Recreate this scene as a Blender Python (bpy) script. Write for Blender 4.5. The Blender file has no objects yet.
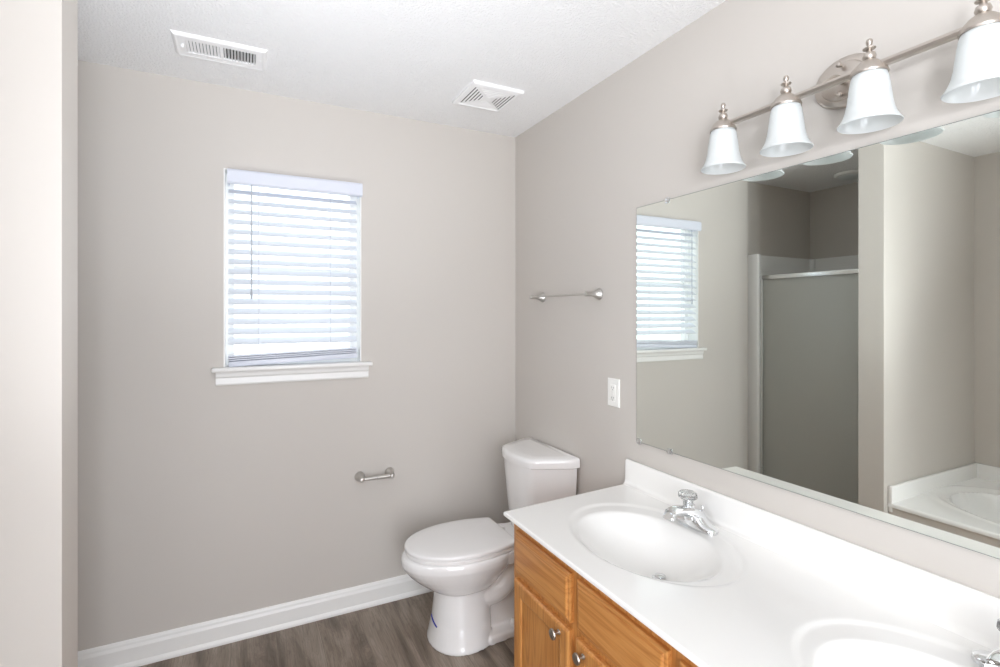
import bpy, bmesh, math, random
from mathutils import Vector, Matrix
from mathutils.bvhtree import BVHTree

random.seed(7)
S = bpy.context.scene
COL = S.collection

# ------------------------------------------------------------------ camera
F_PX, HORIZON = 508.98, 313.9
cd = bpy.data.cameras.new('camera')
cam = bpy.data.objects.new('camera', cd)
COL.objects.link(cam)
cam.location = (-1.3727, -2.5399, 1.4396)
cam.rotation_euler = (math.pi / 2, 0, -math.radians(26.649))
cd.sensor_fit = 'HORIZONTAL'
cd.sensor_width = 36.0
cd.lens = 36.0 * F_PX / 1000.0
cd.shift_y = -(333.5 - HORIZON) / 1000.0
cd.clip_start = 0.02
S.camera = cam

# ------------------------------------------------------------------ world, exposure
w = bpy.data.worlds.new('world')
S.world = w
w.use_nodes = True
bg = w.node_tree.nodes['Background']
bg.inputs[0].default_value = (0.93, 0.965, 1.0, 1)
bg.inputs[1].default_value = 2.15

S.view_settings.view_transform = 'Standard'
S.view_settings.look = 'None'
S.view_settings.gamma = 1
S.view_settings.use_curve_mapping = False
S.view_settings.exposure = 0.13
S.cycles.use_denoising = True
S.cycles.max_bounces = 14
S.cycles.diffuse_bounces = 8
S.cycles.glossy_bounces = 6
S.cycles.transmission_bounces = 8
S.cycles.transparent_max_bounces = 12
S.cycles.caustics_reflective = False
S.cycles.caustics_refractive = False
S.cycles.sample_clamp_indirect = 6.0


def area(name, loc, target, sx, sy, power, color=(1, 1, 1), spread=180):
    l = bpy.data.lights.new(name, 'AREA')
    l.shape = 'RECTANGLE'
    l.size, l.size_y = sx, sy
    l.energy = power
    l.color = color
    l.spread = math.radians(spread)
    o = bpy.data.objects.new(name, l)
    COL.objects.link(o)
    o.location = loc
    d = Vector(target) - Vector(loc)
    o.rotation_euler = d.to_track_quat('-Z', 'Y').to_euler()
    return o


# daylight of the bright room beyond the doorway behind the camera
area('doorway_daylight', (-1.16, -3.46, 1.03), (-1.16, 0, 1.03), 0.90, 2.0, 25, (0.94, 0.98, 1.06))
# added fill from the tub side, out of view, to lift the right wall
area('tub_fill', (-2.74, -2.10, 1.45), (-0.10, -1.20, 0.95), 0.50, 0.60, 3.2, (0.96, 0.985, 1.04), 80)
# the photographer's softbox in the doorway, his flash bounced off the ceiling, and two added fills
area('softbox', (-1.50, -3.10, 1.25), (-0.80, 0, 1.0), 0.25, 0.90, 9.5, (0.95, 0.98, 1.05))
area('side_fill', (-0.78, -3.10, 1.40), (-1.76, -0.90, 1.35), 0.25, 0.60, 0.9, (0.95, 0.98, 1.05), 70)  # added fill, brightens the end face of the partition
area('bounce_flash', (-1.25, -2.95, 1.80), (-1.15, -2.60, 2.44), 0.25, 0.25, 17, (0.96, 0.985, 1.03), 150)
area('ceiling_fill', (-1.25, -2.10, 0.50), (-1.28, -1.08, 2.44), 0.30, 0.30, 5.6, (0.95, 0.985, 1.04), 80)  # added fill aimed upwards to brighten the visible ceiling


# ------------------------------------------------------------------ materials
def srgb(r, g, b):
    def f(c):
        c /= 255.0
        return c / 12.92 if c <= 0.04045 else ((c + 0.055) / 1.055) ** 2.4
    return (f(r), f(g), f(b), 1)


def mat(name, color, rough=0.5, metal=0.0, spec=0.5, coat=0.0):
    m = bpy.data.materials.new(name)
    m.use_nodes = True
    b = m.node_tree.nodes['Principled BSDF']
    b.inputs['Base Color'].default_value = color
    b.inputs['Roughness'].default_value = rough
    b.inputs['Metallic'].default_value = metal
    b.inputs['Specular IOR Level'].default_value = spec
    b.inputs['Coat Weight'].default_value = coat
    return m


def nt(m):
    n = m.node_tree.nodes
    return n, m.node_tree.links, n['Principled BSDF']


def coords(n, l, scale=(1, 1, 1), rot=(0, 0, 0)):
    tc = n.new('ShaderNodeTexCoord')
    mp = n.new('ShaderNodeMapping')
    mp.inputs['Scale'].default_value = scale
    mp.inputs['Rotation'].default_value = rot
    l.new(tc.outputs['Object'], mp.inputs['Vector'])
    return mp.outputs['Vector']


def add_bump(m, scale, strength, dist=0.002, detail=4.0, stretch=(1, 1, 1), ramp=None):
    n, l, b = nt(m)
    v = coords(n, l, stretch)
    t = n.new('ShaderNodeTexNoise')
    t.inputs['Scale'].default_value = scale
    t.inputs['Detail'].default_value = detail
    l.new(v, t.inputs['Vector'])
    out = t.outputs['Fac']
    if ramp:
        r = n.new('ShaderNodeMapRange')
        r.inputs['From Min'].default_value, r.inputs['From Max'].default_value = ramp
        l.new(out, r.inputs['Value'])
        out = r.outputs['Result']
    bp = n.new('ShaderNodeBump')
    bp.inputs['Strength'].default_value = strength
    bp.inputs['Distance'].default_value = dist
    l.new(out, bp.inputs['Height'])
    l.new(bp.outputs['Normal'], b.inputs['Normal'])
    return m


def ramp_node(n, stops):
    r = n.new('ShaderNodeValToRGB')
    while len(r.color_ramp.elements) < len(stops):
        r.color_ramp.elements.new(0.5)
    for e, (p, c) in zip(r.color_ramp.elements, stops):
        e.position = p
        e.color = c
    return r


M_WALL = add_bump(mat('greige_paint', srgb(205, 200, 194), 0.55, spec=0.3), 220, 0.12, 0.001)
M_CEIL = add_bump(mat('textured_ceiling_paint', srgb(246, 246, 246), 0.9, spec=0.1), 120, 0.55, 0.005, 5, ramp=(0.42, 0.62))
M_TRIM = mat('white_trim_paint', srgb(240, 240, 238), 0.35)
M_PORC = mat('white_porcelain', srgb(240, 239, 238), 0.08, coat=0.4)
M_SEAT = mat('white_seat_plastic', srgb(238, 237, 236), 0.22)
M_MARBLE = mat('cultured_marble', srgb(244, 243, 240), 0.16, coat=0.25)
M_FIBER = mat('white_fiberglass', srgb(242, 242, 241), 0.22)
M_CHROME = mat('chrome', (0.82, 0.83, 0.84, 1), 0.06, 1.0)
M_NICKEL = add_bump(mat('brushed_nickel', srgb(196, 188, 180), 0.36, 1.0), 60, 0.05, 0.0005, 2, (1, 1, 18))
M_STEEL = mat('satin_steel', srgb(205, 203, 199), 0.33, 1.0)
M_KNOB = mat('satin_nickel_knob', srgb(178, 170, 160), 0.36, 1.0)
M_ALU = mat('bright_aluminium', srgb(225, 226, 226), 0.25, 1.0)
M_PLATE = mat('white_switch_plastic', srgb(244, 244, 240), 0.3)
M_DARK = mat('gap_shade_and_screws', srgb(28, 27, 26), 0.8)  # shade of vent gaps put into the colour; also the set screws
M_VENT = mat('white_vent_enamel', srgb(242, 242, 242), 0.4)
M_BLUE = mat('blue_marker', srgb(24, 40, 150), 0.4)
M_VALANCE = mat('white_faux_wood', srgb(217, 221, 232), 0.4)
M_MIRROR = mat('silvered_mirror', (0.90, 0.935, 0.885, 1), 0.0, 1.0)
M_MEDGE = mat('mirror_edge', srgb(120, 128, 124), 0.3)
M_TOE = mat('toe_kick_wood', srgb(120, 78, 40), 0.6)


def transl(name, color, w_tr, rough=0.35, gloss=0.06):
    m = bpy.data.materials.new(name)
    m.use_nodes = True
    n, l = m.node_tree.nodes, m.node_tree.links
    n.remove(n['Principled BSDF'])
    out = n['Material Output']
    d = n.new('ShaderNodeBsdfDiffuse'); d.inputs['Color'].default_value = color
    t = n.new('ShaderNodeBsdfTranslucent'); t.inputs['Color'].default_value = color
    g = n.new('ShaderNodeBsdfGlossy'); g.inputs['Roughness'].default_value = rough
    a = n.new('ShaderNodeMixShader'); a.inputs[0].default_value = w_tr
    b = n.new('ShaderNodeMixShader'); b.inputs[0].default_value = gloss
    l.new(d.outputs[0], a.inputs[1]); l.new(t.outputs[0], a.inputs[2])
    l.new(a.outputs[0], b.inputs[1]); l.new(g.outputs[0], b.inputs[2])
    l.new(b.outputs[0], out.inputs['Surface'])
    return m


M_SLAT = transl('white_blind_slats', srgb(236, 240, 246), 0.05)
M_SHADE = transl('opal_glass', srgb(246, 249, 249), 0.45, 0.12, 0.05)


def clear_glass(name, tint, w_gloss, rough=0.0):
    m = bpy.data.materials.new(name)
    m.use_nodes = True
    n, l = m.node_tree.nodes, m.node_tree.links
    n.remove(n['Principled BSDF'])
    t = n.new('ShaderNodeBsdfTransparent'); t.inputs['Color'].default_value = tint
    g = n.new('ShaderNodeBsdfGlossy'); g.inputs['Roughness'].default_value = rough
    a = n.new('ShaderNodeMixShader'); a.inputs[0].default_value = w_gloss
    l.new(t.outputs[0], a.inputs[1]); l.new(g.outputs[0], a.inputs[2])
    l.new(a.outputs[0], n['Material Output'].inputs['Surface'])
    return m


M_GLASS = clear_glass('window_glass', (0.96, 0.98, 0.98, 1), 0.05)


def obscure_glass():
    m = bpy.data.materials.new('obscure_shower_glass')
    m.use_nodes = True
    n, l = m.node_tree.nodes, m.node_tree.links
    n.remove(n['Principled BSDF'])
    t = n.new('ShaderNodeBsdfTransparent'); t.inputs['Color'].default_value = (0.72, 0.75, 0.72, 1)
    d = n.new('ShaderNodeBsdfTranslucent'); d.inputs['Color'].default_value = (0.55, 0.57, 0.55, 1)
    d2 = n.new('ShaderNodeBsdfDiffuse'); d2.inputs['Color'].default_value = (0.70, 0.70, 0.66, 1)
    g = n.new('ShaderNodeBsdfGlossy'); g.inputs['Roughness'].default_value = 0.32
    v = coords(n, l)
    ns = n.new('ShaderNodeTexNoise'); ns.inputs['Scale'].default_value = 260
    l.new(v, ns.inputs['Vector'])
    bp = n.new('ShaderNodeBump'); bp.inputs['Strength'].default_value = 0.5; bp.inputs['Distance'].default_value = 0.002
    l.new(ns.outputs['Fac'], bp.inputs['Height'])
    for s in (d, d2, g):
        l.new(bp.outputs['Normal'], s.inputs['Normal'])
    a = n.new('ShaderNodeMixShader'); a.inputs[0].default_value = 0.55
    b = n.new('ShaderNodeMixShader'); b.inputs[0].default_value = 0.5
    c = n.new('ShaderNodeMixShader'); c.inputs[0].default_value = 0.07
    l.new(t.outputs[0], a.inputs[1]); l.new(d.outputs[0], a.inputs[2])
    l.new(a.outputs[0], b.inputs[1]); l.new(d2.outputs[0], b.inputs[2])
    l.new(b.outputs[0], c.inputs[1]); l.new(g.outputs[0], c.inputs[2])
    l.new(c.outputs[0], n['Material Output'].inputs['Surface'])
    return m


M_OBSCURE = obscure_glass()

M_ACRYL = bpy.data.materials.new('clear_acrylic')
M_ACRYL.use_nodes = True
_b = M_ACRYL.node_tree.nodes['Principled BSDF']
_b.inputs['Base Color'].default_value = (0.95, 0.97, 0.97, 1)
_b.inputs['Roughness'].default_value = 0.03
_b.inputs['Transmission Weight'].default_value = 0.85
_b.inputs['IOR'].default_value = 1.45


def oak(name, grain_axis):
    m = mat(name, (1, 1, 1, 1), 0.32, coat=0.15)
    n, l, b = nt(m)
    sc = {'y': (9, 0.7, 9), 'z': (9, 9, 0.7)}[grain_axis]
    v = coords(n, l, sc)
    big = n.new('ShaderNodeTexNoise'); big.inputs['Scale'].default_value = 1.6; big.inputs['Detail'].default_value = 3
    big.inputs['Distortion'].default_value = 0.6
    l.new(v, big.inputs['Vector'])
    mul = n.new('ShaderNodeMath'); mul.operation = 'MULTIPLY'; mul.inputs[1].default_value = 9
    l.new(big.outputs['Fac'], mul.inputs[0])
    fr = n.new('ShaderNodeMath'); fr.operation = 'PINGPONG'; fr.inputs[1].default_value = 0.5
    l.new(mul.outputs[0], fr.inputs[0])
    r1 = ramp_node(n, [(0.0, srgb(205, 145, 82)), (0.6, srgb(198, 136, 73)), (1.0, srgb(182, 119, 60))])
    dbl = n.new('ShaderNodeMath'); dbl.operation = 'MULTIPLY'; dbl.inputs[1].default_value = 2
    l.new(fr.outputs[0], dbl.inputs[0]); l.new(dbl.outputs[0], r1.inputs['Fac'])
    v2 = coords(n, l, {'y': (160, 5, 160), 'z': (160, 160, 5)}[grain_axis])
    fine = n.new('ShaderNodeTexNoise'); fine.inputs['Scale'].default_value = 2.0; fine.inputs['Detail'].default_value = 4
    l.new(v2, fine.inputs['Vector'])
    r2 = ramp_node(n, [(0.33, (0.72, 0.68, 0.62, 1)), (0.55, (1, 1, 1, 1))])
    l.new(fine.outputs['Fac'], r2.inputs['Fac'])
    mx = n.new('ShaderNodeMixRGB'); mx.blend_type = 'MULTIPLY'; mx.inputs['Fac'].default_value = 0.5
    l.new(r1.outputs['Color'], mx.inputs['Color1']); l.new(r2.outputs['Color'], mx.inputs['Color2'])
    l.new(mx.outputs['Color'], b.inputs['Base Color'])
    bp = n.new('ShaderNodeBump'); bp.inputs['Strength'].default_value = 0.08; bp.inputs['Distance'].default_value = 0.001
    l.new(fine.outputs['Fac'], bp.inputs['Height']); l.new(bp.outputs['Normal'], b.inputs['Normal'])
    return m


M_OAK_H = oak('honey_oak_horizontal_grain', 'y')
M_OAK_V = oak('honey_oak_upright_grain', 'z')


def plank_floor():
    m = mat('grey_brown_vinyl_plank', (1, 1, 1, 1), 0.42, spec=0.35)
    n, l, b = nt(m)
    v = coords(n, l, (1, 1, 1), (0, 0, math.pi / 2))
    br = n.new('ShaderNodeTexBrick')
    br.inputs['Scale'].default_value = 1.0
    br.inputs['Brick Width'].default_value = 1.22
    br.inputs['Row Height'].default_value = 0.178
    br.inputs['Mortar Size'].default_value = 0.0006
    br.inputs['Mortar Smooth'].default_value = 0.2
    br.inputs['Color1'].default_value = (0.30, 0.30, 0.30, 1)
    br.inputs['Color2'].default_value = (0.70, 0.70, 0.70, 1)
    br.inputs['Mortar'].default_value = (0.0, 0.0, 0.0, 1)
    br.offset = 0.37
    l.new(v, br.inputs['Vector'])
    # per-plank shift of the grain
    tc = n.new('ShaderNodeTexCoord')
    mp = n.new('ShaderNodeMapping'); mp.inputs['Scale'].default_value = (7.0, 1.1, 1)
    l.new(tc.outputs['Object'], mp.inputs['Vector'])
    addv = n.new('ShaderNodeVectorMath'); addv.operation = 'MULTIPLY_ADD'
    l.new(br.outputs['Color'], addv.inputs[0]); addv.inputs[1].default_value = (9, 17, 5)
    l.new(mp.outputs['Vector'], addv.inputs[2])
    ns = n.new('ShaderNodeTexNoise'); ns.inputs['Scale'].default_value = 1.4; ns.inputs['Detail'].default_value = 5
    ns.inputs['Distortion'].default_value = 0.8; ns.inputs['Roughness'].default_value = 0.55
    l.new(addv.outputs[0], ns.inputs['Vector'])
    r1 = ramp_node(n, [(0.25, srgb(88, 77, 68)), (0.42, srgb(124, 111, 99)), (0.56, srgb(152, 139, 126)), (0.8, srgb(176, 163, 149))])
    l.new(ns.outputs['Fac'], r1.inputs['Fac'])
    # growth-ring lines
    mul = n.new('ShaderNodeMath'); mul.operation = 'MULTIPLY'; mul.inputs[1].default_value = 22
    l.new(ns.outputs['Fac'], mul.inputs[0])
    pp = n.new('ShaderNodeMath'); pp.operation = 'PINGPONG'; pp.inputs[1].default_value = 0.5
    l.new(mul.outputs[0], pp.inputs[0])
    r3 = ramp_node(n, [(0.0, (0.80, 0.79, 0.78, 1)), (0.22, (1, 1, 1, 1))])
    l.new(pp.outputs[0], r3.inputs['Fac'])
    # knots
    vk = n.new('ShaderNodeTexVoronoi'); vk.inputs['Scale'].default_value = 1.0
    mk = n.new('ShaderNodeMapping'); mk.inputs['Scale'].default_value = (4.6, 2.3, 1)
    l.new(tc.outputs['Object'], mk.inputs['Vector']); l.new(mk.outputs['Vector'], vk.inputs['Vector'])
    rk = ramp_node(n, [(0.04, (0.42, 0.40, 0.38, 1)), (0.24, (1, 1, 1, 1))])
    l.new(vk.outputs['Distance'], rk.inputs['Fac'])
    v4 = coords(n, l, (90, 4, 1))
    fine = n.new('ShaderNodeTexNoise'); fine.inputs['Scale'].default_value = 2.0; fine.inputs['Detail'].default_value = 4
    l.new(v4, fine.inputs['Vector'])
    r4 = ramp_node(n, [(0.32, (0.74, 0.73, 0.72, 1)), (0.6, (1, 1, 1, 1))])
    l.new(fine.outputs['Fac'], r4.inputs['Fac'])
    col = r1.outputs['Color']
    for o, f in ((r3.outputs['Color'], 0.8), (rk.outputs['Color'], 0.9), (r4.outputs['Color'], 0.9)):
        mx = n.new('ShaderNodeMixRGB'); mx.blend_type = 'MULTIPLY'; mx.inputs['Fac'].default_value = f
        l.new(col, mx.inputs['Color1']); l.new(o, mx.inputs['Color2'])
        col = mx.outputs['Color']
    tone = n.new('ShaderNodeMapRange')
    tone.inputs['From Min'].default_value = 0.3; tone.inputs['From Max'].default_value = 0.7
    tone.inputs['To Min'].default_value = 0.9; tone.inputs['To Max'].default_value = 1.06
    l.new(br.outputs['Color'], tone.inputs['Value'])
    mx = n.new('ShaderNodeVectorMath'); mx.operation = 'SCALE'
    l.new(col, mx.inputs[0]); l.new(tone.outputs['Result'], mx.inputs['Scale'])
    mo = n.new('ShaderNodeMixRGB'); mo.inputs['Color2'].default_value = srgb(98, 88, 79)
    l.new(br.outputs['Fac'], mo.inputs['Fac']); l.new(mx.outputs[0], mo.inputs['Color1'])
    l.new(mo.outputs['Color'], b.inputs['Base Color'])
    return m


M_FLOOR = plank_floor()


# ------------------------------------------------------------------ mesh helpers
def box(bm, x0, x1, y0, y1, z0, z1, bevel=0.0, seg=2, rot=None, pivot=None):
    x0, x1 = min(x0, x1), max(x0, x1)
    y0, y1 = min(y0, y1), max(y0, y1)
    z0, z1 = min(z0, z1), max(z0, z1)
    t = bmesh.new()
    vs = [t.verts.new((x, y, z)) for x in (x0, x1) for y in (y0, y1) for z in (z0, z1)]
    for f in ((0, 1, 3, 2), (4, 6, 7, 5), (0, 4, 5, 1), (2, 3, 7, 6), (0, 2, 6, 4), (1, 5, 7, 3)):
        t.faces.new([vs[i] for i in f])
    if bevel > 0:
        bmesh.ops.bevel(t, geom=list(t.edges), offset=bevel, segments=seg, affect='EDGES', profile=0.5)
    if rot is not None:
        bmesh.ops.rotate(t, verts=t.verts, cent=pivot or ((x0 + x1) / 2, (y0 + y1) / 2, (z0 + z1) / 2), matrix=rot)
    merge(bm, t)


def merge(bm, t):
    me = bpy.data.meshes.new('tmp')
    bmesh.ops.recalc_face_normals(t, faces=t.faces)
    t.to_mesh(me); t.free()
    bm.from_mesh(me)
    bpy.data.meshes.remove(me)


def loft(bm, rings, cap0=True, cap1=True, closed=True):
    t = bmesh.new()
    R = [[t.verts.new(p) for p in r] for r in rings]
    n = len(R[0])
    for a, b in zip(R, R[1:]):
        for i in range(n if closed else n - 1):
            j = (i + 1) % n
            t.faces.new((a[i], a[j], b[j], b[i]))
    if cap0:
        t.faces.new(R[0])
    if cap1:
        t.faces.new(list(reversed(R[-1])))
    merge(bm, t)


def basis(axis):
    a = Vector(axis).normalized()
    u = a.orthogonal().normalized()
    if abs(a.z) > 0.99:
        u = Vector((1, 0, 0))
    elif abs(a.z) < 0.5:
        u = (Vector((0, 0, 1)) - a * a.z).normalized()
    return a, u, a.cross(u)


def lathe(bm, prof, center, axis=(0, 0, 1), seg=32, cap0=True, cap1=True):
    a, u, v = basis(axis)
    c = Vector(center)
    rings = []
    for r, h in prof:
        rings.append([c + a * h + (u * math.cos(t) + v * math.sin(t)) * max(r, 1e-4)
                      for t in (2 * math.pi * k / seg for k in range(seg))])
    loft(bm, rings, cap0, cap1)


def tube(bm, pts, rad, seg=14):
    pts = [Vector(p) for p in pts]
    if not isinstance(rad, (list, tuple)):
        rad = [rad] * len(pts)
    rings = []
    u = None
    for i, p in enumerate(pts):
        d = (pts[min(i + 1, len(pts) - 1)] - pts[max(i - 1, 0)]).normalized()
        if u is None:
            u = basis(d)[1]
        u = (u - d * u.dot(d)).normalized()
        v = d.cross(u)
        rings.append([p + (u * math.cos(t) + v * math.sin(t)) * rad[i]
                      for t in (2 * math.pi * k / seg for k in range(seg))])
    loft(bm, rings)


def smooth_path(pts, n=6):
    P = [Vector(p) for p in pts]
    out = []
    for i in range(len(P) - 1):
        p0, p1, p2, p3 = P[max(i - 1, 0)], P[i], P[i + 1], P[min(i + 2, len(P) - 1)]
        for k in range(n):
            t = k / n
            out.append(0.5 * ((2 * p1) + (p2 - p0) * t + (2 * p0 - 5 * p1 + 4 * p2 - p3) * t * t + (3 * p1 - p0 - 3 * p2 + p3) * t ** 3))
    out.append(P[-1])
    return out


def prism(bm, poly, z0, z1, bevel_top=0.0, steps=4):
    """upright prism of an (x, y) outline, with its upper edge rounded inwards"""
    cx = sum(p[0] for p in poly) / len(poly)
    cy = sum(p[1] for p in poly) / len(poly)

    def inset(d):
        out = []
        n = len(poly)
        for i in range(n):
            a, b, c = Vector(poly[i - 1]), Vector(poly[i]), Vector(poly[(i + 1) % n])
            t = (c - a).normalized()
            nrm = Vector((-t.y, t.x))
            if nrm.dot(Vector((cx, cy)) - b) < 0:
                nrm = -nrm
            q = b + nrm * d
            out.append((q.x, q.y))
        return out
    rings = [[(x, y, z0) for x, y in poly]]
    if bevel_top > 0:
        for k in range(steps + 1):
            t = k / steps * math.pi / 2
            o = inset(bevel_top * (1 - math.cos(t)))
            rings.append([(x, y, z1 - bevel_top + bevel_top * math.sin(t)) for x, y in o])
    else:
        rings.append([(x, y, z1) for x, y in poly])
    loft(bm, rings)


def world_of(o):
    v = Vector((0, 0, 0))
    while o:
        v += o.location
        o = o.parent
    return v


def obj(name, bm, m, parent=None, smooth=True, angle=35, loc=None):
    """one mesh object; vertices come in world space, the origin goes to the parent (or to loc)"""
    me = bpy.data.meshes.new(name)
    base = world_of(parent) if parent else Vector(loc or (0, 0, 0))
    bmesh.ops.translate(bm, verts=bm.verts, vec=-base)
    bm.to_mesh(me); bm.free()
    me.materials.append(m)
    if smooth:
        me.polygons.foreach_set('use_smooth', [True] * len(me.polygons))
        me.set_sharp_from_angle(angle=math.radians(angle))
    o = bpy.data.objects.new(name, me)
    COL.objects.link(o)
    if parent:
        o.parent = parent
    else:
        o.location = base
    return o


def tag(o, label, cat, group=None):
    o['label'] = label
    o['category'] = cat
    if group:
        o['group'] = group
    return o


def thing(name, label, cat, loc, group=None):
    o = bpy.data.objects.new(name, None)
    o.empty_display_size = 0.05
    COL.objects.link(o)
    o.location = loc
    return tag(o, label, cat, group)


def struct(name, bm, m, parent=None, smooth=False):
    o = obj(name, bm, m, parent, smooth)
    if not parent:
        o['kind'] = 'structure'
    return o


def B():
    return bmesh.new()


# ------------------------------------------------------------------ dimensions
H = 2.44
XL = -2.80           # left wall
PX, PY0, PY1 = -1.76, -0.995, -0.867   # partition between tub and shower
YF = -3.35           # wall behind the camera
ALC = 0.06           # the shower niche sits this far behind the back wall
WX0, WX1, WZ0, WZ1 = -1.455, -0.860, 1.206, 2.080   # window opening

# ------------------------------------------------------------------ the setting
b = B(); box(b, XL - .15, .15, YF - 1.3, .25, -.08, 0); struct('floor', b, M_FLOOR)
b = B(); box(b, XL - .15, .15, YF - 1.3, .25, H, H + .08); struct('ceiling', b, M_CEIL)
b = B()
box(b, -1.96, WX0, 0, .14, 0, H)
box(b, WX1, .12, 0, .14, 0, H)
box(b, WX0, WX1, 0, .14, 0, WZ0 - .02)
box(b, WX0, WX1, 0, .14, WZ1, H)
box(b, XL - .12, -1.96, ALC, .14, 0, H)
struct('wall_back', b, M_WALL)
b = B(); box(b, 0, .12, YF - .12, 0, 0, H); struct('wall_right', b, M_WALL)
b = B(); box(b, XL - .12, XL, YF - .12, ALC, 0, H); struct('wall_left', b, M_WALL)
b = B(); box(b, XL, PX, PY0, PY1, 0, H, 0); struct('wall_partition', b, M_WALL)
b = B(); box(b, XL, -1.58, -2.63, -2.515, 0, H); struct('wall_tub', b, M_WALL)
b = B()
box(b, XL, -1.62, YF - .12, YF, 0, H)
box(b, -.70, 0, YF - .12, YF, 0, H)
box(b, -1.62, -.70, YF - .12, YF, 2.05, H)
struct('wall_front', b, M_WALL)


def baseboard(name, p0, p1, nrm):
    """stepped baseboard profile swept from p0 to p1"""
    prof = [(0, 0), (.022, 0), (.022, .010), (.017, .018), (.013, .022), (.013, .078), (.011, .084), (.009, .090), (.008, .098), (.005, .106), (0, .109)]
    rings = []
    for p in (p0, p1):
        rings.append([(p[0] + nrm[0] * d, p[1] + nrm[1] * d, z) for d, z in prof])
    b = B(); loft(b, rings)
    return struct(name, b, M_TRIM, smooth=False)


baseboard('baseboard_back', (-1.96, 0), (0, 0), (0, -1))
baseboard('baseboard_right', (0, -.024), (0, -.94), (-1, 0))
baseboard('baseboard_partition', (PX, PY0), (PX, PY1), (1, 0))

# window: frame, sashes, glass, jamb liner, stool and apron
b = B()
box(b, WX0, WX1, .085, .125, WZ0, WZ0 + .04); box(b, WX0, WX1, .085, .125, WZ1 - .04, WZ1)
box(b, WX0, WX0 + .04, .085, .125, WZ0 + .04, WZ1 - .04); box(b, WX1 - .04, WX1, .085, .125, WZ0 + .04, WZ1 - .04)
win = struct('window_1', b, M_TRIM)
b = B(); box(b, WX0 + .04, WX1 - .04, .09, .115, 1.625, 1.66, .003); obj('meeting_rail', b, M_TRIM, win)
b = B()
box(b, WX0 + .04, WX1 - .04, .100, .104, WZ0 + .04, 1.625); box(b, WX0 + .04, WX1 - .04, .106, .110, 1.66, WZ1 - .04)
obj('window_pane', b, M_GLASS, win, smooth=False)
b = B()
box(b, WX0, WX0 + .006, .0, .085, WZ0, WZ1); box(b, WX1 - .006, WX1, .0, .085, WZ0, WZ1)
box(b, WX0 + .006, WX1 - .006, .0, .085, WZ1 - .006, WZ1)
obj('jamb_liner', b, M_TRIM, win, smooth=False)
b = B(); box(b, WX0 - .045, WX1 + .048, -.038, .0, WZ0 - .020, WZ0, .006, 3); box(b, WX0, WX1, -.005, .085, WZ0 - .020, WZ0)
obj('window_sill', b, M_TRIM, win)
b = B()
prof = [(0, 1.127), (-.010, 1.127), (-.013, 1.134), (-.012, 1.158), (-.018, 1.166), (-.020, 1.178), (-.024, 1.186), (0, 1.186)]
loft(b, [[(WX0 - .030 + k, y, z) for y, z in prof] for k in (0, (WX1 - WX0) + .062)])
obj('sill_apron', b, M_TRIM, win, smooth=False)

# ------------------------------------------------------------------ window blind
bl = thing('window_blind', 'white horizontal slat blind hanging in the window with its lower end askew', 'blind', (-1.155, .0, WZ0))
b = B()
vp = [(-.004, 2.012), (-.034, 2.008), (-.040, 2.015), (-.040, 2.060), (-.036, 2.070), (-.028, 2.074), (-.004, 2.074)]
loft(b, [[(x, y, z) for y, z in vp] for x in (-1.440, -.862)])
box(b, -1.440, -1.432, -.004, .05, 2.015, 2.07); box(b, -.870, -.862, -.004, .05, 2.015, 2.07)
obj('valance', b, M_VALANCE, bl, smooth=False)
b = B(); box(b, -1.431, -.871, .0, .055, 2.025, 2.068, .002); obj('head_rail', b, M_VALANCE, bl)
SLX0, SLX1, SLY = -1.437, -.880, .022
tilt_end = math.atan2(.020, .55)


def slat(bm, z, ang, roll=0.0):
    n = 6
    rings = []
    for x in (SLX0, SLX1):
        ring = []
        top, bot = [], []
        for k in range(n + 1):
            s = (k / n - .5) * .050
            crown = .0018 * (1 - (2 * (k / n - .5)) ** 2)
            for lst, t in ((top, crown + .0014), (bot, crown - .0014)):
                yy = s * math.cos(ang) - t * math.sin(ang)
                zz = s * math.sin(ang) + t * math.cos(ang)
                lst.append((x, SLY + yy, z + zz + roll * (x - (SLX0 + SLX1) / 2)))
        ring = top + bot[::-1]
        rings.append(ring)
    loft(bm, rings)


b = B()
PITCH = .0445
z = 1.985
k = 0
while z > 1.30:
    slat(b, z, math.radians(31), 0.0)
    z -= PITCH
obj('slats', b, M_SLAT, bl, smooth=False)
rm = Matrix.Rotation(-tilt_end, 3, 'Y')
b = B()
for zz in (1.2420, 1.2505, 1.2590):
    box(b, SLX0, SLX1, SLY - .026, SLY + .024, zz, zz + .0055, .001, 1, rm, ((SLX0 + SLX1) / 2, SLY, 1.24))
obj('stacked_slats', b, M_VALANCE, bl)
b = B(); box(b, SLX0, SLX1, SLY - .027, SLY + .026, 1.2150, 1.2390, .004, 2, rm, ((SLX0 + SLX1) / 2, SLY, 1.24)); obj('bottom_rail', b, M_VALANCE, bl)
for x in (-1.315, -1.005):
    for y in (SLY - .0235, SLY + .0235):
        b = B(); tube(b, [(x, y, 2.02), (x, y, 1.255)], .0011, 6); obj('ladder_cord', b, M_VALANCE, bl)
b = B()
tube(b, [(-1.345, -.044, 2.005), (-1.345, -.044, 1.515)], .0030, 8)
lathe(b, [(.0035, 0), (.0052, .004), (.0052, .03), (.0035, .034)], (-1.345, -.044, 1.505), seg=8)
tube(b, [(-1.345, -.036, 2.006), (-1.345, -.044, 2.006)], .003, 8)
obj('tilt_wand', b, mat('clear_grey_wand', srgb(190, 194, 202), 0.3), bl)

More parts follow.
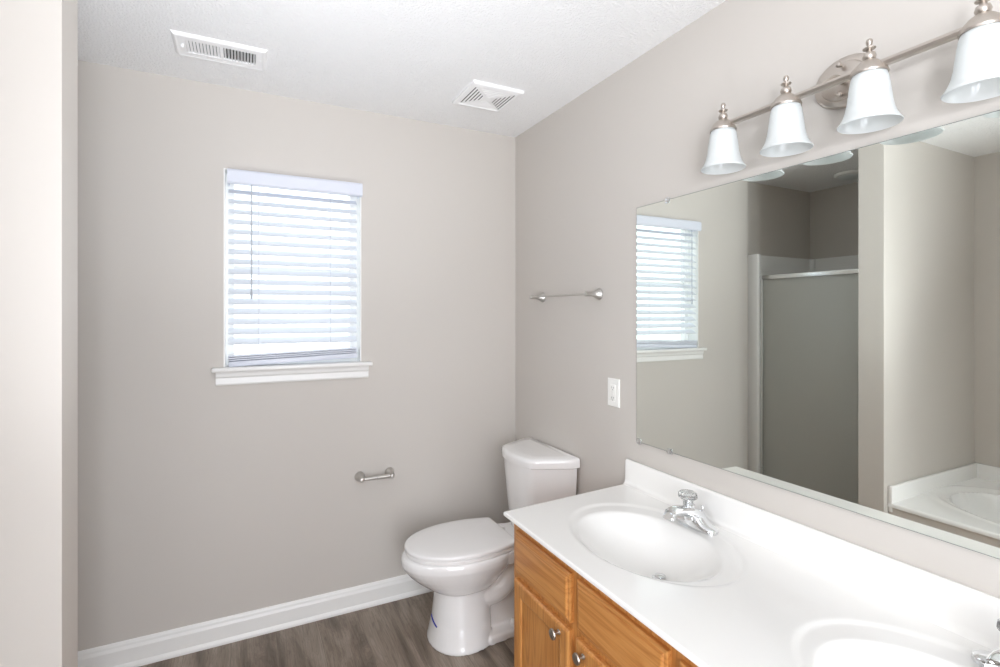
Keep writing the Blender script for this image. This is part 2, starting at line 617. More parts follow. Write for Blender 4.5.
# ------------------------------------------------------------------ ceiling register and fan grille
reg = thing('ceiling_register', 'long white ceiling air register with two banks of slots near the back wall', 'vent', (-1.45, -.333, H))
x0, x1, y0, y1 = -1.60, -1.302, -.413, -.252
sx0, sx1, sy0, sy1 = -1.566, -1.334, -.382, -.285
b = B()
zt, zb = H, H - .009
for (a0, a1, c0, c1) in ((x0, x1, y0, sy0), (x0, x1, sy1, y1), (x0, sx0, sy0, sy1), (sx1, x1, sy0, sy1), (-1.456, -1.444, sy0, sy1)):
    box(b, a0, a1, c0, c1, zb, zt)
# bevelled rim
rim = [(0, H), (-.006, H), (-.001, H - .008), (.006, H - .0115), (.009, H - .0095)]
for d in ((x0, x1, y0, y1),):
    rings = []
    for dd, zz in [(-.008, H), (-.002, H - .008), (.004, H - .0112), (.010, H - .009)]:
        rings.append([(d[0] + dd, d[2] + dd, zz), (d[1] - dd, d[2] + dd, zz), (d[1] - dd, d[3] - dd, zz), (d[0] + dd, d[3] - dd, zz)])
    loft(b, rings, False, False)
obj('face_frame', b, M_VENT, reg, smooth=False)
b = B()
for bank, ang in (((sx0, -1.456), .95), ((-1.444, sx1), -.66)):
    n = 10
    for k in range(n):
        xx = bank[0] + (k + .5) * (bank[1] - bank[0]) / n
        box(b, xx - .0006, xx + .0006, sy0, sy1, H - .0105, H - .0005, 0, 1, Matrix.Rotation(ang, 3, 'Y'))
obj('louvers', b, M_VENT, reg, smooth=False)
b = B(); box(b, sx0, sx1, sy0, sy1, H - .0012, H - .0002); obj('duct_shade_plate', b, M_DARK, reg, smooth=False)  # flat dark plate, the duct's shade is put into its colour
for xx in (-1.585, -1.318):
    b = B(); lathe(b, [(.004, 0), (.004, .0012), (.002, .002)], (xx, -.333, H - .009), (0, 0, -1), 10); obj('screw', b, M_VENT, reg)
b = B(); box(b, -1.580, -1.572, -.350, -.346, H - .022, H - .009, .001); obj('damper_lever', b, M_VENT, reg)

fan = thing('exhaust_fan_grille', 'small square white exhaust fan grille on the ceiling near the corner', 'vent', (-.376, -.425, H))
fx, fy, fw = -.376, -.425, .124
b = B()
rings = []
for w_, zz in [(fw, H), (fw, H - .010), (fw - .004, H - .014), (fw - .022, H - .017), (fw - .026, H - .013), (.034, H - .015), (.020, H - .016)]:
    rings.append([(fx - w_, fy - w_, zz), (fx + w_, fy - w_, zz), (fx + w_, fy + w_, zz), (fx - w_, fy + w_, zz)])
loft(b, rings)
obj('cover', b, M_VENT, fan, smooth=False)
for s in (-1, 1):
    b = B()
    for k in range(6):
        d = .095 - k * .0150
        zf = H - .013 - .002 * (.098 - d) / .064
        hl = d - .010
        xx = fx + s * d
        box(b, xx - .0021, xx + .0021, fy - hl, fy + hl, zf - .0004, zf + .001)
    obj('slot_shade_bank', b, M_DARK, fan, smooth=False)  # dark strips on a closed cover, slot shade painted as colour
for s in (-1, 1):
    b = B()
    for k in range(6):
        d = .095 - k * .0150
        zf = H - .013 - .002 * (.098 - d) / .064
        hl = d - .012
        yy = fy + s * d
        box(b, fx - hl, fx + hl, yy - .003, yy + .003, zf - .0012, zf + .001, .0005, 1)
    obj('rib_bank', b, M_VENT, fan)

# ------------------------------------------------------------------ towel bar
ROS = [(.0245, 0), (.0255, .003), (.0235, .008), (.0175, .018), (.0120, .030), (.0095, .040), (.0090, .052), (.0105, .055), (.0105, .075), (.0095, .078), (.004, .080)]
tb = thing('towel_bar', 'slim satin metal towel bar on the right wall above the white outlet', 'towel bar', (0, -.54, 1.525))
for y in (-.296, -.763):
    b = B(); lathe(b, ROS, (0, y, 1.525), (-1, 0, 0), 28); p = obj('post', b, M_STEEL, tb)
    b = B()
    for dy in (-.004, .006):
        lathe(b, [(.0022, 0), (.0022, .0015)], (-.020, y + dy - .002, 1.537), (-.6, -.2, .75), 8)
    obj('set_screw', b, M_DARK, p)
b = B(); tube(b, [(-.066, -.296, 1.525), (-.066, -.763, 1.525)], .0046, 12); obj('bar', b, M_STEEL, tb)

# ------------------------------------------------------------------ toilet paper holder
tp = thing('toilet_paper_holder', 'small satin metal toilet paper holder with empty roller on the back wall', 'paper holder', (-.795, 0, .643))
ROS2 = [(.0235, 0), (.0245, .003), (.0230, .008), (.0180, .017), (.0125, .027), (.0095, .036), (.0090, .046), (.0110, .049), (.0110, .066), (.009, .069), (.003, .070)]
for x in (-.869, -.721):
    b = B(); lathe(b, ROS2, (x, 0, .643), (0, -1, 0), 28); obj('post', b, M_STEEL, tp)
b = B(); lathe(b, [(.0065, 0), (.0065, .008), (.0085, .010), (.0085, .070), (.0100, .072), (.0100, .134), (.0065, .137), (.0065, .146)], (-.868, -.058, .643), (1, 0, 0), 18)
obj('roller', b, M_STEEL, tp)

# ------------------------------------------------------------------ outlet
ol = thing('wall_outlet', 'white rectangular outlet plate on the right wall between towel bar and mirror', 'outlet', (0, -.862, 1.113))
b = B()
rings = []
for w_, h_, xx in [(.0365, .058, 0), (.0365, .058, -.003), (.0345, .056, -.0055), (.0185, .0355, -.0060), (.0185, .0355, -.0048)]:
    rings.append([(xx, -.862 - w_, 1.113 - h_), (xx, -.862 + w_, 1.113 - h_), (xx, -.862 + w_, 1.113 + h_), (xx, -.862 - w_, 1.113 + h_)])
loft(b, rings, True, True); obj('cover_plate', b, M_PLATE, ol, smooth=False)
b = B(); box(b, -.0075, -.004, -.862 - .0165, -.862 + .0165, 1.113 - .0335, 1.113 + .0335, .001); ins = obj('receptacle', b, M_PLATE, ol)
M_SLOT = mat('slot_grey', srgb(120, 120, 116), 0.6)
for zc in (1.134, 1.092):
    for dy in (-.006, .006):
        b = B(); box(b, -.0078, -.0070, -.862 + dy - .001, -.862 + dy + .001, zc - .004, zc + .004); obj('socket_slot', b, M_SLOT, ins, smooth=False)
    b = B(); lathe(b, [(.0022, 0), (.0022, .0006)], (-.0073, -.862, zc - .0095), (-1, 0, 0), 8); obj('ground_hole', b, M_SLOT, ins)
for zc in (1.117, 1.108):
    b = B(); box(b, -.0088, -.0070, -.862 - .007, -.862 + .007, zc - .0032, zc + .0032, .0006, 1); obj('test_button', b, M_PLATE, ins)

# ------------------------------------------------------------------ toilet
TY = -.412
to = thing('toilet', 'white two piece toilet with closed lid in the corner beside the vanity', 'toilet', (-.40, TY, 0))


def egg(xf, xb, hw, xm, n=48, pf=2.0, pb=2.4):
    """closed outline: front half ellipse towards -x, squarer back half towards +x"""
    out = []
    for k in range(n):
        t = 2 * math.pi * k / n
        c, s = math.cos(t), math.sin(t)
        p = pf if c < 0 else pb
        ex = math.copysign(abs(c) ** (2 / p), c)
        ey = math.copysign(abs(s) ** (2 / p), s)
        x = xm + (ex * (xm - xf) if c < 0 else ex * (xb - xm))
        out.append((x, TY + ey * hw))
    return out


b = B()
secs = [(.000, -.652, -.382, .152, -.52, 2.6), (.010, -.653, -.382, .153, -.52, 2.6), (.03, -.648, -.382, .146, -.52, 2.6), (.10, -.634, -.382, .126, -.52, 2.6),
        (.17, -.626, -.382, .114, -.52, 2.6), (.215, -.622, -.380, .110, -.52, 2.5), (.232, -.624, -.37, .111, -.51, 2.3), (.240, -.646, -.36, .124, -.505, 2.2), (.258, -.672, -.34, .137, -.50, 2.1),
        (.285, -.708, -.32, .153, -.49, 2.0), (.312, -.738, -.30, .167, -.485, 2.0), (.338, -.760, -.28, .179, -.48, 2.0),
        (.360, -.772, -.27, .187, -.48, 2.0), (.382, -.772, -.265, .189, -.48, 2.0), (.395, -.766, -.265, .185, -.48, 2.0), (.401, -.752, -.27, .176, -.48, 2.0)]
loft(b, [[(x, y, z) for x, y in egg(xf, xb, hw, xm, pf=2.0, pb=pb + .6)] for z, xf, xb, hw, xm, pb in secs])
# deck under the tank
prism(b, [(-.34, TY - .165), (-.22, TY - .135), (-.035, TY - .115), (-.035, TY + .115), (-.22, TY + .135), (-.34, TY + .165)], .345, .400, .012)
# rear web, trapway, base flange
prism(b, [(-.40, TY - .070), (-.12, TY - .070), (-.10, TY), (-.12, TY + .070), (-.40, TY + .070)], 0, .20, .03)
prism(b, [(-.42, TY - .140), (-.20, TY - .125), (-.12, TY - .09), (-.10, TY), (-.12, TY + .09), (-.20, TY + .125), (-.42, TY + .140)], 0, .036, .012)
for s in (-1, 1):
    tube(b, smooth_path([(-.44, TY + s * .050, .195), (-.385, TY + s * .058, .185), (-.33, TY + s * .062, .205), (-.285, TY + s * .062, .262), (-.235, TY + s * .058, .345)]), .052, 18)
bowl = obj('bowl', b, M_PORC, to)
md = bowl.modifiers.new('remesh', 'REMESH'); md.mode = 'VOXEL'; md.voxel_size = .0042; md.use_smooth_shade = True
md = bowl.modifiers.new('smooth', 'SMOOTH'); md.factor = .5; md.iterations = 5

SM = -.49
def lid_outline(grow=0.0):
    half = [(-.755, .0), (-.753, .026), (-.745, .055), (-.728, .087), (-.700, .118), (-.660, .145), (-.610, .166), (-.555, .179), (-.500, .184), (-.445, .183),
            (-.395, .177), (-.350, .167), (-.315, .156), (-.297, .149), (-.291, .143), (-.289, .132), (-.288, .06)]
    half = smooth_path([(x, y, 0) for x, y in half], 3)
    half = [(p.x, p.y) for p in half]
    o = [(x, TY + y) for x, y in half] + [(x, TY - y) for x, y in reversed(half[1:])]
    cx = -.49
    return [(cx + (x - cx) * (1 + grow), TY + (y - TY) * (1 + grow)) for x, y in o]


seat_o = lid_outline(-.012)
b = B(); prism(b, seat_o, .403, .417, .005); obj('seat', b, M_SEAT, to, angle=50)
b = B()
lid = lid_outline()
t = bmesh.new()
rings = [[(x, y, .4195) for x, y in lid]]


def sc(poly, f, cx=SM, cy=TY):
    return [(cx + (x - cx) * f, cy + (y - cy) * f) for x, y in poly]


for f, z in ((1.0, .421), (1.004, .426), (1.0, .431), (.985, .4345), (.955, .4365), (.80, .4385), (.5, .4405), (.2, .4410)):
    rings.append([(x, y, z) for x, y in sc(lid, f)])
t.free()
loft(b, rings)
obj('seat_lid', b, M_SEAT, to, angle=60)
for s in (-1, 1):
    b = B(); box(b, -.284, -.252, TY + s * .072 - .022, TY + s * .072 + .022, .398, .416, .006, 3); obj('hinge', b, M_SEAT, to)

hw_ = .2275
tank_out = [(-.008, -.2275), (-.045, -.2265), (-.075, -.214), (-.120, -.193), (-.165, -.172), (-.198, -.157), (-.219, -.142), (-.236, -.10), (-.246, -.05), (-.249, 0)]
tank_out = tank_out + [(x, -y) for x, y in reversed(tank_out[:-1])]


def tank_ring(f, fy, z, dx=0.0):
    return [((x + .008) * f - .008 + dx, TY + y * fy, z) for x, y in tank_out]


b = B()
loft(b, [tank_ring(.76, .80, .398, -.012), tank_ring(.80, .82, .405, -.012), tank_ring(.82, .835, .43, -.012), tank_ring(.88, .885, .56, -.012), tank_ring(.93, .935, .70, -.012), tank_ring(.93, .937, .742, -.012)])
obj('tank', b, M_PORC, to, angle=40)
b = B()
rr = []
for f, fy, z in ((.965, .97, .738), (1.0, 1.0, .742), (1.003, 1.003, .765), (.998, .998, .773), (.975, .985, .780), (.93, .965, .7835), (.6, .7, .785), (.2, .3, .7855)):
    cxl = -.008 if f > .9 else -.10
    rr.append([((x - cxl) * f + cxl - (.006 if f > .9 else .006), TY + y * fy, z) for x, y in tank_out])
loft(b, rr)
obj('tank_lid', b, M_PORC, to, angle=50)
for s in (-1, 1):
    b = B(); lathe(b, [(.016, 0), (.0165, .006), (.014, .016), (.008, .022), (.001, .024)], (-.285, TY + s * .094, .038), seg=18); obj('bolt_cap', b, M_PORC, to)

bpy.context.view_layer.update()
dg = bpy.context.evaluated_depsgraph_get()
ev = bowl.evaluated_get(dg)
bv = BVHTree.FromObject(bowl, dg)
off = world_of(bowl)
b = B()
pts = []
for k in range(7):
    a = math.radians(168 + k * 5.0)     # around the front of the pedestal
    z = .108 - k * .0036
    c = Vector((-.50, TY, z))
    d = Vector((math.cos(a), math.sin(a), 0))
    hit, nrm, _, _ = bv.ray_cast(c + d * .5 - off, -d)
    if hit is not None:
        pts.append(Vector(hit) + off + Vector(nrm) * .0004)
if len(pts) > 2:
    tube(b, pts, [.0022] + [.0040] * (len(pts) - 2) + [.0030], 8)
    o = obj('blue_mark', b, M_BLUE, to); o['label'] = 'short blue streak on the pedestal'

# ------------------------------------------------------------------ vanity cabinet
CF = -.540     # face-frame plane
CY0, CY1 = -.990, -2.505
CZ = .7530
va = thing('vanity_cabinet', 'honey oak vanity cabinet with drawer fronts and knobs under the white counter', 'cabinet', (-.30, -1.75, 0))
b = B()
box(b, -.012, CF + .02, CY0, CY0 - .016, .0, CZ); box(b, -.012, CF + .02, CY1, CY1 + .016, .0, CZ)
box(b, -.012, CF + .02, CY0 - .016, CY1 + .016, .095, .11)
box(b, -.012, -.020, CY0 - .016, CY1 + .016, .11, CZ)
obj('carcass', b, M_OAK_V, va, smooth=False)
cols = [(-1.020, -1.345), (-1.378, -1.715), (-1.748, -2.085), (-2.118, -2.475)]
DZ0, DZ1, RZ0, RZ1 = .115, .545, .566, .706
b = B()
box(b, CF + .02, CF, CY0, CY1, RZ1 - .012, CZ); box(b, CF + .02, CF, CY0, CY1, DZ1 - .012, RZ0 + .012); box(b, CF + .02, CF, CY0, CY1, .095, DZ0 + .012)
edges = [CY0] + [v for c in cols for v in c] + [CY1]
for i in range(0, len(edges), 2):
    ya, yb = edges[i], edges[i + 1]
    ya2 = ya + (.012 if i > 0 else 0); yb2 = yb - (.012 if i < len(edges) - 2 else 0)
    box(b, CF + .0201, CF + .0001, ya2, yb2, .096, CZ - .001)
obj('face_frame', b, M_OAK_V, va, smooth=False)
b = B(); box(b, CF + .07, CF + .082, CY0 - .016, CY1 + .016, 0, .095); obj('toe_kick', b, M_TOE, va, smooth=False)


def slab_front(ya, yb, za, zb):
    """drawer front with a profiled (stepped ogee) edge"""
    b = B()
    rings = []
    for ins, x in ((0, CF), (0, CF - .010), (.003, CF - .0125), (.009, CF - .0135), (.011, CF - .0165), (.014, CF - .0185), (.020, CF - .019)):
        rings.append([(x, ya - ins, za + ins), (x, yb + ins, za + ins), (x, yb + ins, zb - ins), (x, ya - ins, zb - ins)])
    loft(b, rings)
    return b


def panel_door(ya, yb, za, zb):
    """framed door with a recessed flat panel"""
    st = .052
    out = [(0, CF), (0, CF - .013), (.003, CF - .0165), (.008, CF - .019), (st - .010, CF - .019), (st - .004, CF - .0165), (st - .002, CF - .0120), (st + .004, CF - .0095)]
    rings = [[(x, ya - i, za + i), (x, yb + i, za + i), (x, yb + i, zb - i), (x, ya - i, zb - i)] for i, x in out]
    f = B(); loft(f, rings[:-1], True, False)
    i = st - .004
    p = B(); loft(p, [[(x, ya - i, za + i), (x, yb + i, za + i), (x, yb + i, zb - i), (x, ya - i, zb - i)] for x in (CF - .004, CF - .0100)])
    return f, p


KNOB = [(.0075, 0), (.0075, .002), (.0050, .005), (.0048, .013), (.0085, .016), (.0145, .0195), (.0155, .023), (.0140, .0265), (.008, .0285), (.001, .029)]
knob_y = [-1.300, -1.418, -2.040, -2.160]
for (ya, yb), ky in zip(cols, knob_y):
    obj('drawer_front', slab_front(ya, yb, RZ0, RZ1), M_OAK_H, va, smooth=False)
    f, p = panel_door(ya, yb, DZ0, DZ1)
    d = obj('door', f, M_OAK_V, va, smooth=False)
    obj('door_panel', p, M_OAK_V, d, smooth=False)
    b = B(); lathe(b, KNOB, (CF - .019, ky, .519), (-1, 0, 0), 24); obj('knob', b, M_KNOB, d)

# ------------------------------------------------------------------ vanity top with its two integral bowls
VT = .766
vt = thing('countertop', 'long white cultured marble vanity top with two oval basins', 'countertop', (-.30, -1.75, CZ))
SINKS = [(-.280, -1.372), (-.280, -2.142)]
FRONT, BACK, YEND = -.584, -.0, -2.515


def y_left(x):
    return -.953 - .041 * (x / -.58)


def sstep(a, b_, t):
    t = max(0, min(1, (t - a) / (b_ - a)))
    return t * t * (3 - 2 * t)


def top_z(x, y):
    z = VT
    for sx, sy in SINKS:
        r = math.hypot((x - sx) / .215, (y - sy) / .291)
        z -= .0042 * (1 - sstep(.955, 1.015, r))
        rb = math.hypot((x - (sx - .030)) / .180, (y - (sy - .004)) / .240)
        if rb < 1.0:
            q = 1 - rb * rb
            z -= .118 * (q ** 1.15 if q < .25 else .2031 + (q - .25) / .75 * .7969) * 1.0
    # rounded front and side nosing
    dx = x - FRONT
    if dx < .004:
        z -= .004 - math.sqrt(max(0, .004 ** 2 - (.004 - dx) ** 2))
    dy = y_left(x) - y
    if dy < .004:
        z -= .004 - math.sqrt(max(0, .004 ** 2 - (.004 - dy) ** 2))
    return z


b = B()
xs = [FRONT, FRONT + .001, FRONT + .0025, FRONT + .0045, FRONT + .007]
xs += [FRONT + .007 + (BACK - FRONT - .007) * k / 96 for k in range(1, 97)]
us = [0, .001, .0025, .0045, .007]
L = 1.50
us += [.007 + (L - .007) * k / 250 for k in range(1, 251)]
G = []
for u in us:
    row = []
    for x in xs:
        yl = y_left(x)
        f = u / L
        y = yl + (YEND - yl) * f if f > .01 else yl - u
        row.append(b.verts.new((x, y, top_z(x, y))))
    G.append(row)
for i in range(len(us) - 1):
    for j in range(len(xs) - 1):
        b.faces.new((G[i][j], G[i + 1][j], G[i + 1][j + 1], G[i][j + 1]))
# skirt down to the underside, and the underside
lo = CZ + .0005
bord = [G[i][0] for i in range(len(us))] + [G[-1][j] for j in range(1, len(xs))] + [G[i][-1] for i in range(len(us) - 2, -1, -1)] + [G[0][j] for j in range(len(xs) - 2, 0, -1)]
low = [b.verts.new((v.co.x, v.co.y, lo)) for v in bord]
for i in range(len(bord)):
    j = (i + 1) % len(bord)
    b.faces.new((bord[i], bord[j], low[j], low[i]))
bmesh.ops.recalc_face_normals(b, faces=b.faces)
obj('slab', b, M_MARBLE, vt, angle=50)
b = B()
rings = []
pr = [(-.0005, VT - .004), (-.034, VT - .0005), (-.029, VT + .003), (-.0245, VT + .010), (-.0225, VT + .020), (-.0215, .856), (-.019, .8615), (-.014, .864), (-.006, .864), (-.0005, .861)]
for yy, ins in ((-.953, .004), (-.957, 0), (YEND, 0)):
    rings.append([(x + (ins if x < -.01 else 0), yy, z_ - (ins * .6 if z_ > .85 else 0)) for x, z_ in pr])
loft(b, rings)
obj('backsplash', b, M_MARBLE, vt, angle=40)
for sx, sy in SINKS:
    xd, yd = sx + .010, sy - .030
    zd = top_z(xd, yd)
    b = B()
    lathe(b, [(.024, .0), (.0245, .003), (.021, .0045), (.018, .002), (.016, .001)], (xd, yd, zd), seg=28)
    dr = obj('drain', b, M_CHROME, vt)
    b = B(); lathe(b, [(.004, .001), (.004, .008), (.0155, .009), (.0160, .0115), (.010, .0135), (.001, .014)], (xd, yd, zd), seg=24)
    obj('stopper', b, M_CHROME, dr)


# ------------------------------------------------------------------ faucets
def make_faucet(cx, cy, label):
    f = thing('faucet', label, 'faucet', (cx, cy, VT - .0042), 'chrome faucets on the vanity top')
    z0 = VT - .0042
    b = B()
    rings = []
    N = 24
    for k in range(N + 1):
        s = k / N * 2 - 1
        y = cy + s * .078
        c = max(0.0, 1 - abs(s) ** 6)
        hgt = .012 + .008 * c + .036 * math.exp(-(s / .36) ** 2)
        hw = (.012 + .014 * c + .004 * math.exp(-(s / .4) ** 2)) * (1 if 0 < k < N else .75)
        ring = [(cx - hw, y, z0)]
        for q in range(13):
            a = math.pi - math.pi * q / 12
            p = .75
            ring.append((cx + hw * math.copysign(abs(math.cos(a)) ** p, math.cos(a)), y, z0 + .003 + (hgt - .003) * abs(math.sin(a)) ** p))
        ring.append((cx + hw, y, z0))
        rings.append(ring)
    loft(b, rings)
    obj('base', b, M_CHROME, f, angle=50)
    # spout arching out over the basin
    b = B()
    path = smooth_path([(cx + .010, 0, z0 + .030), (cx - .022, 0, z0 + .048), (cx - .060, 0, z0 + .061), (cx - .095, 0, z0 + .065), (cx - .115, 0, z0 + .060), (cx - .123, 0, z0 + .053)], 5)
    rings = []
    n = len(path)
    for i, p in enumerate(path):
        d = (path[min(i + 1, n - 1)] - path[max(i - 1, 0)]).normalized()
        u = Vector((-d.z, 0, d.x))
        if u.z < 0 and i < n * .75:
            u = -u
        f_ = i / (n - 1)
        hw = .027 - .010 * f_
        hh = .021 - .009 * min(1, f_ * 1.4)
        if i == n - 1:
            hw *= .7; hh *= .6
        ring = []
        for q in range(20):
            a = 2 * math.pi * q / 20
            ring.append((p.x + u.x * hh * math.sin(a), cy + hw * math.copysign(abs(math.cos(a)) ** .8, math.cos(a)), p.z + abs(u.z) * hh * math.sin(a)))
        rings.append(ring)
    loft(b, rings)
    obj('spout', b, M_CHROME, f, angle=60)
    b = B(); lathe(b, [(.0105, .012), (.0115, .010), (.0115, .001), (.0095, .0)], (cx - .108, cy, z0 + .038), seg=20); obj('aerator', b, M_CHROME, f)
    b = B(); lathe(b, [(.021, .030), (.021, .046), (.018, .052), (.0125, .056), (.0115, .068), (.014, .071), (.014, .074), (.008, .077)], (cx - .024, cy, z0), seg=26); obj('valve_body', b, M_CHROME, f)
    b = B()
    lathe(b, [(.013, .073), (.0155, .075), (.0150, .088), (.0200, .094), (.0285, .098), (.0300, .103), (.0290, .111), (.0240, .116), (.015, .1175), (.002, .118)], (cx - .026, cy, z0), (-.10, 0, 1), 12)
    kn = obj('handle', b, M_ACRYL, f, smooth=False)
    kn['label'] = 'clear faceted acrylic knob'
    b = B(); lathe(b, [(.008, .069), (.010, .080), (.011, .096), (.003, .100)], (cx - .026, cy, z0), (-.10, 0, 1), 16); obj('handle_core', b, M_CHROME, kn)
    b = B(); tube(b, [(cx + .030, cy, z0 + .008), (cx + .030, cy, z0 + .052)], .0024, 8); lathe(b, [(.0024, 0), (.0055, .003), (.0055, .009), (.002, .012)], (cx + .030, cy, z0 + .050), seg=12); obj('lift_rod', b, M_CHROME, f)
    return f


make_faucet(-.084, -1.368, 'chrome faucet with clear knob at the far basin nearest the toilet')
make_faucet(-.084, -2.138, 'chrome faucet cut off by the right edge at the near basin')

# ------------------------------------------------------------------ mirror
MY0, MY1, MZ0, MZ1 = -1.003, -2.50, .942, 1.853
mi = thing('wall_mirror', 'wide frameless mirror on the right wall above the white backsplash', 'mirror', (0, -1.75, MZ0))
b = B(); box(b, -.0052, -.0005, MY0, MY1, MZ0, MZ1); obj('backing', b, M_MEDGE, mi, smooth=False)
b = B(); box(b, -.0060, -.0050, MY0 - .0015, MY1 + .0015, MZ0 + .0015, MZ1 - .0015); obj('mirror_glass', b, M_MIRROR, mi, smooth=False)
for y, z, s in ((-1.018, MZ0, 1), (-1.178, MZ0, 1), (-1.165, MZ1, -1), (-2.3, MZ0, 1), (-2.3, MZ1, -1)):
    b = B()
    box(b, -.0095, -.0003, y - .010, y + .010, z - s * .007, z + s * .002, .0015)
    box(b, -.0095, -.0068, y - .010, y + .010, z + s * .000, z + s * .013, .0012)
    obj('clip', b, M_CHROME, mi)

# ------------------------------------------------------------------ vanity light
LX, LZ = -.093, 2.002
LYS = [-1.478, -1.676, -1.877, -2.078]
LC = -1.777
vl = thing('vanity_light', 'brushed nickel bar light with four white bell shades above the mirror', 'wall light', (0, LC, LZ))
b = B()


def oval(bm, prof, c, ax=1.20):
    rings = []
    for r, h in prof:
        rings.append([(c[0] - h, c[1] + r * ax * math.cos(t), c[2] + r * math.sin(t)) for t in (2 * math.pi * k / 48 for k in range(48))])
    loft(bm, rings)


oval(b, [(.064, 0), (.0645, .006), (.062, .012), (.055, .0155), (.048, .0165), (.046, .020), (.040, .0225), (.001, .0235)], (0, LC, 2.030))
bp = obj('backplate', b, M_NICKEL, vl, angle=25)
for dz in (.037, -.037):
    b = B(); lathe(b, [(.003, 0), (.003, .008), (.0065, .011), (.0075, .015), (.0055, .019), (.001, .021)], (-.021, LC, 2.030 + dz), (-1, 0, 0), 16); obj('cap_nut', b, M_NICKEL, bp)
b = B(); tube(b, smooth_path([(-.018, LC, 2.030), (-.050, LC, 2.028), (-.080, LC, 2.012), (LX, LC, LZ)]), .010, 14); obj('arm', b, M_NICKEL, vl)
b = B(); lathe(b, [(.0098, 0), (.0098, .60)], (LX, LYS[0], LZ), (0, -1, 0), 8); obj('bar', b, M_NICKEL, vl, angle=30)
for y in LYS:
    b = B()
    lathe(b, [(.0365, -.016), (.0375, -.012), (.0350, -.006), (.0295, .003), (.0235, .010), (.016, .016), (.010, .019), (.006, .021)], (LX, y, LZ), seg=32)
    cp = obj('shade_cap', b, M_NICKEL, vl, angle=30)
    b = B()
    lathe(b, [(.006, .017), (.0115, .020), (.0135, .027), (.0115, .034), (.006, .038), (.0052, .041), (.0125, .0445), (.0130, .0460), (.0055, .049), (.0042, .052), (.0062, .056), (.0070, .061), (.0054, .066), (.0015, .0685)], (LX, y, LZ), seg=20)
    obj('finial', b, M_NICKEL, cp, angle=50)
    b = B()
    outer = [(.0335, -.015), (.0365, -.025), (.0390, -.040), (.0415, -.060), (.0440, -.080), (.0475, -.097), (.0525, -.111), (.0580, -.121), (.0625, -.127)]
    inner = [(.0615, -.1290), (.0560, -.1235), (.0500, -.1130), (.0450, -.098), (.0412, -.082), (.0388, -.060), (.0362, -.040), (.0338, -.025), (.0310, -.018)]
    lathe(b, outer + inner, (LX, y, LZ), seg=48, cap0=False, cap1=False)
    obj('glass_shade', b, M_SHADE, vl, angle=80)
    b = B(); lathe(b, [(.016, -.016), (.018, -.020), (.018, -.034), (.015, -.036)], (LX, y, LZ), seg=20); obj('lamp_socket', b, M_PLATE, vl)

# ------------------------------------------------------------------ shower, seen in the mirror
SXF = -2.03
sh = thing('shower_stall', 'white fiberglass shower stall with framed obscure glass door reflected in the mirror', 'shower', (-2.40, -.42, 0))
b = B()
SY0, SY1, ST = ALC - .002, PY1 + .002, 1.885
XB = XL + .002
d = .035
box(b, XB, SXF, SY0, SY0 - d, .0, ST, .006); box(b, XB, SXF, SY1, SY1 + d, .0, ST, .006); box(b, XB, XB + d, SY1 + d - .005, SY0 - d + .005, .0, ST, .006)
# front flanges either side of the opening
box(b, SXF - .03, SXF + .004, SY0, SY0 - .095, .0, ST, .008, 3); box(b, SXF - .03, SXF + .004, SY1, SY1 + .095, .0, ST, .008, 3)
# coved inner corners
for yy, s in ((SY0 - d, -1), (SY1 + d, 1)):
    tube(b, [(XB + d, yy, .0), (XB + d, yy, ST - .004)], .03, 12)
obj('surround', b, M_FIBER, sh)
b = B()
box(b, XB + d, SXF, SY1 + d, SY0 - d, .0, .05); box(b, SXF - .07, SXF + .003, SY1 + .03, SY0 - .03, .0, .115, .015, 3)
obj('shower_pan', b, M_FIBER, sh)
for zz in (1.22, .86):
    b = B(); box(b, XB + d - .005, XB + d + .085, -.30, -.62, zz, zz + .025, .008, 3); obj('soap_ledge', b, M_FIBER, sh)
DX = SXF - .028
DY0, DY1, DZT = SY0 - .095, SY1 + .095, 1.722
b = B()
box(b, DX - .016, DX + .016, DY0, DY1, DZT - .030, DZT, .004); box(b, DX - .016, DX + .016, DY0, DY1, .115, .140, .004)
for yy, s in ((DY0, -1), (DY1, 1)):
    box(b, DX - .016, DX + .016, yy, yy + s * .024, .138, DZT - .028, .004)
df = obj('door_frame', b, M_ALU, sh)
b = B(); box(b, DX - .003, DX + .003, DY0 - .022, DY1 + .022, .138, DZT - .028); obj('glass_panel', b, M_OBSCURE, df, smooth=False)
sl = thing('shower_ceiling_light', 'round white ceiling light over the shower reflected in the mirror', 'ceiling light', (-2.50, -.42, H))
b = B(); lathe(b, [(.100, 0), (.100, .010), (.094, .018), (.080, .022)], (-2.50, -.42, H), (0, 0, -1), 40, True, False); obj('trim_ring', b, M_TRIM, sl)
b = B(); lathe(b, [(.080, .016), (.078, .024), (.060, .032), (.030, .036), (.001, .037)], (-2.50, -.42, H), (0, 0, -1), 40); obj('lens', b, M_SHADE, sl)

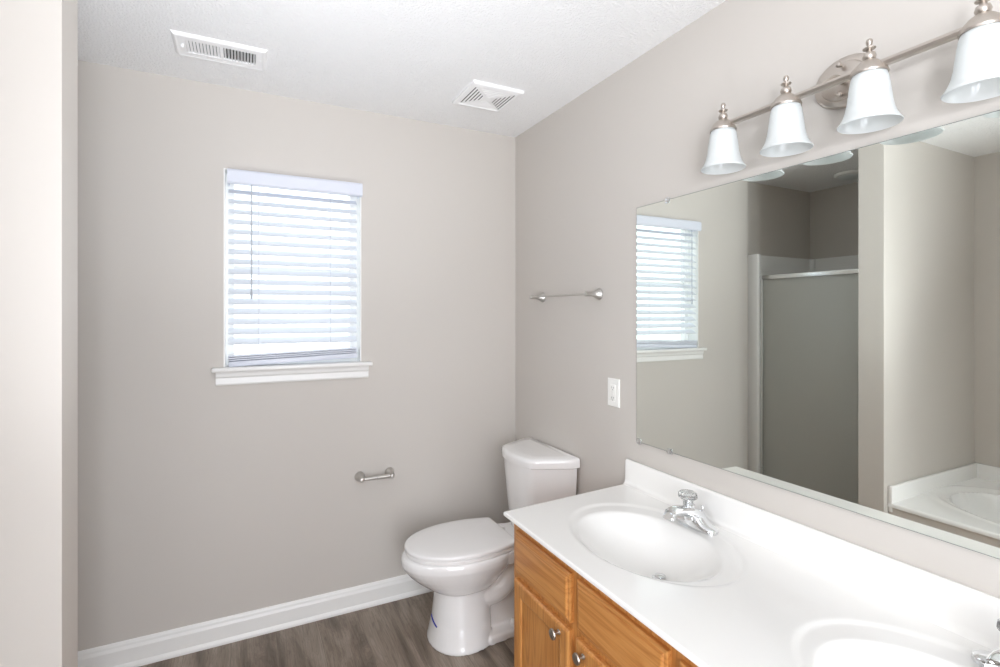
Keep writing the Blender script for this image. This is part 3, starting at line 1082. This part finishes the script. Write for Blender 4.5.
# ------------------------------------------------------------------ bathtub, seen in the mirror
bt = thing('bathtub', 'white deck bathtub reflected at the lower right of the mirror', 'bathtub', (-2.30, -1.75, 0))
TX0, TX1, TY0, TY1, TZ = XL + .002, -1.795, PY0 - .002, -2.513, .405
TC, TA, TB_ = (-2.305, -1.76), .345, .665


def tub_z(x, y):
    r = (abs((x - TC[0]) / TA) ** 2.3 + abs((y - TC[1]) / TB_) ** 2.3) ** (1 / 2.3)
    z = TZ - .010 * sstep(1.09, 1.03, r) + .006 * math.exp(-((r - 1.12) / .025) ** 2)
    if r < 1:
        z -= .34 * (1 - r ** 4.5) ** .6
    dx = TX1 - x
    if dx < .012:
        z -= .012 - math.sqrt(max(0, .012 ** 2 - (.012 - dx) ** 2))
    return z


b = B()
nx, ny = 90, 130
xs = [TX1 - v for v in (0, .002, .005, .008, .012)] + [TX1 - .012 + (TX0 - TX1 + .012) * k / nx for k in range(1, nx + 1)]
G = []
for j in range(ny + 1):
    y = TY0 + (TY1 - TY0) * j / ny
    G.append([b.verts.new((x, y, tub_z(x, y))) for x in xs])
for j in range(ny):
    for i in range(len(xs) - 1):
        b.faces.new((G[j][i], G[j][i + 1], G[j + 1][i + 1], G[j + 1][i]))
low = [b.verts.new((TX1, r[0].co.y, TZ - .022)) for r in G]
for j in range(ny):
    b.faces.new((G[j][0], G[j + 1][0], low[j + 1], low[j]))
low2 = [b.verts.new((TX1 - .03, r[0].co.y, TZ - .022)) for r in G]
for j in range(ny):
    b.faces.new((low[j], low[j + 1], low2[j + 1], low2[j]))
bmesh.ops.recalc_face_normals(b, faces=b.faces)
obj('basin', b, M_FIBER, bt, angle=50)
b = B()
box(b, TX0, TX1 - .002, TY0, TY0 - .020, TZ - .05, TZ + .090, .004); box(b, TX0, TX0 + .020, TY0 - .018, TY1, TZ - .003, TZ + .090, .004)
obj('splash_rim', b, M_FIBER, bt)
b = B(); box(b, TX1 - .035, TX1 - .006, TY0, TY1, 0, TZ - .022); obj('skirt', b, M_WALL, bt, smooth=False)
b = B(); lathe(b, [(.03, 0), (.03, .004), (.02, .007)], (-2.305, -1.76, tub_z(-2.305, -1.76)), seg=24); obj('drain', b, M_CHROME, bt)
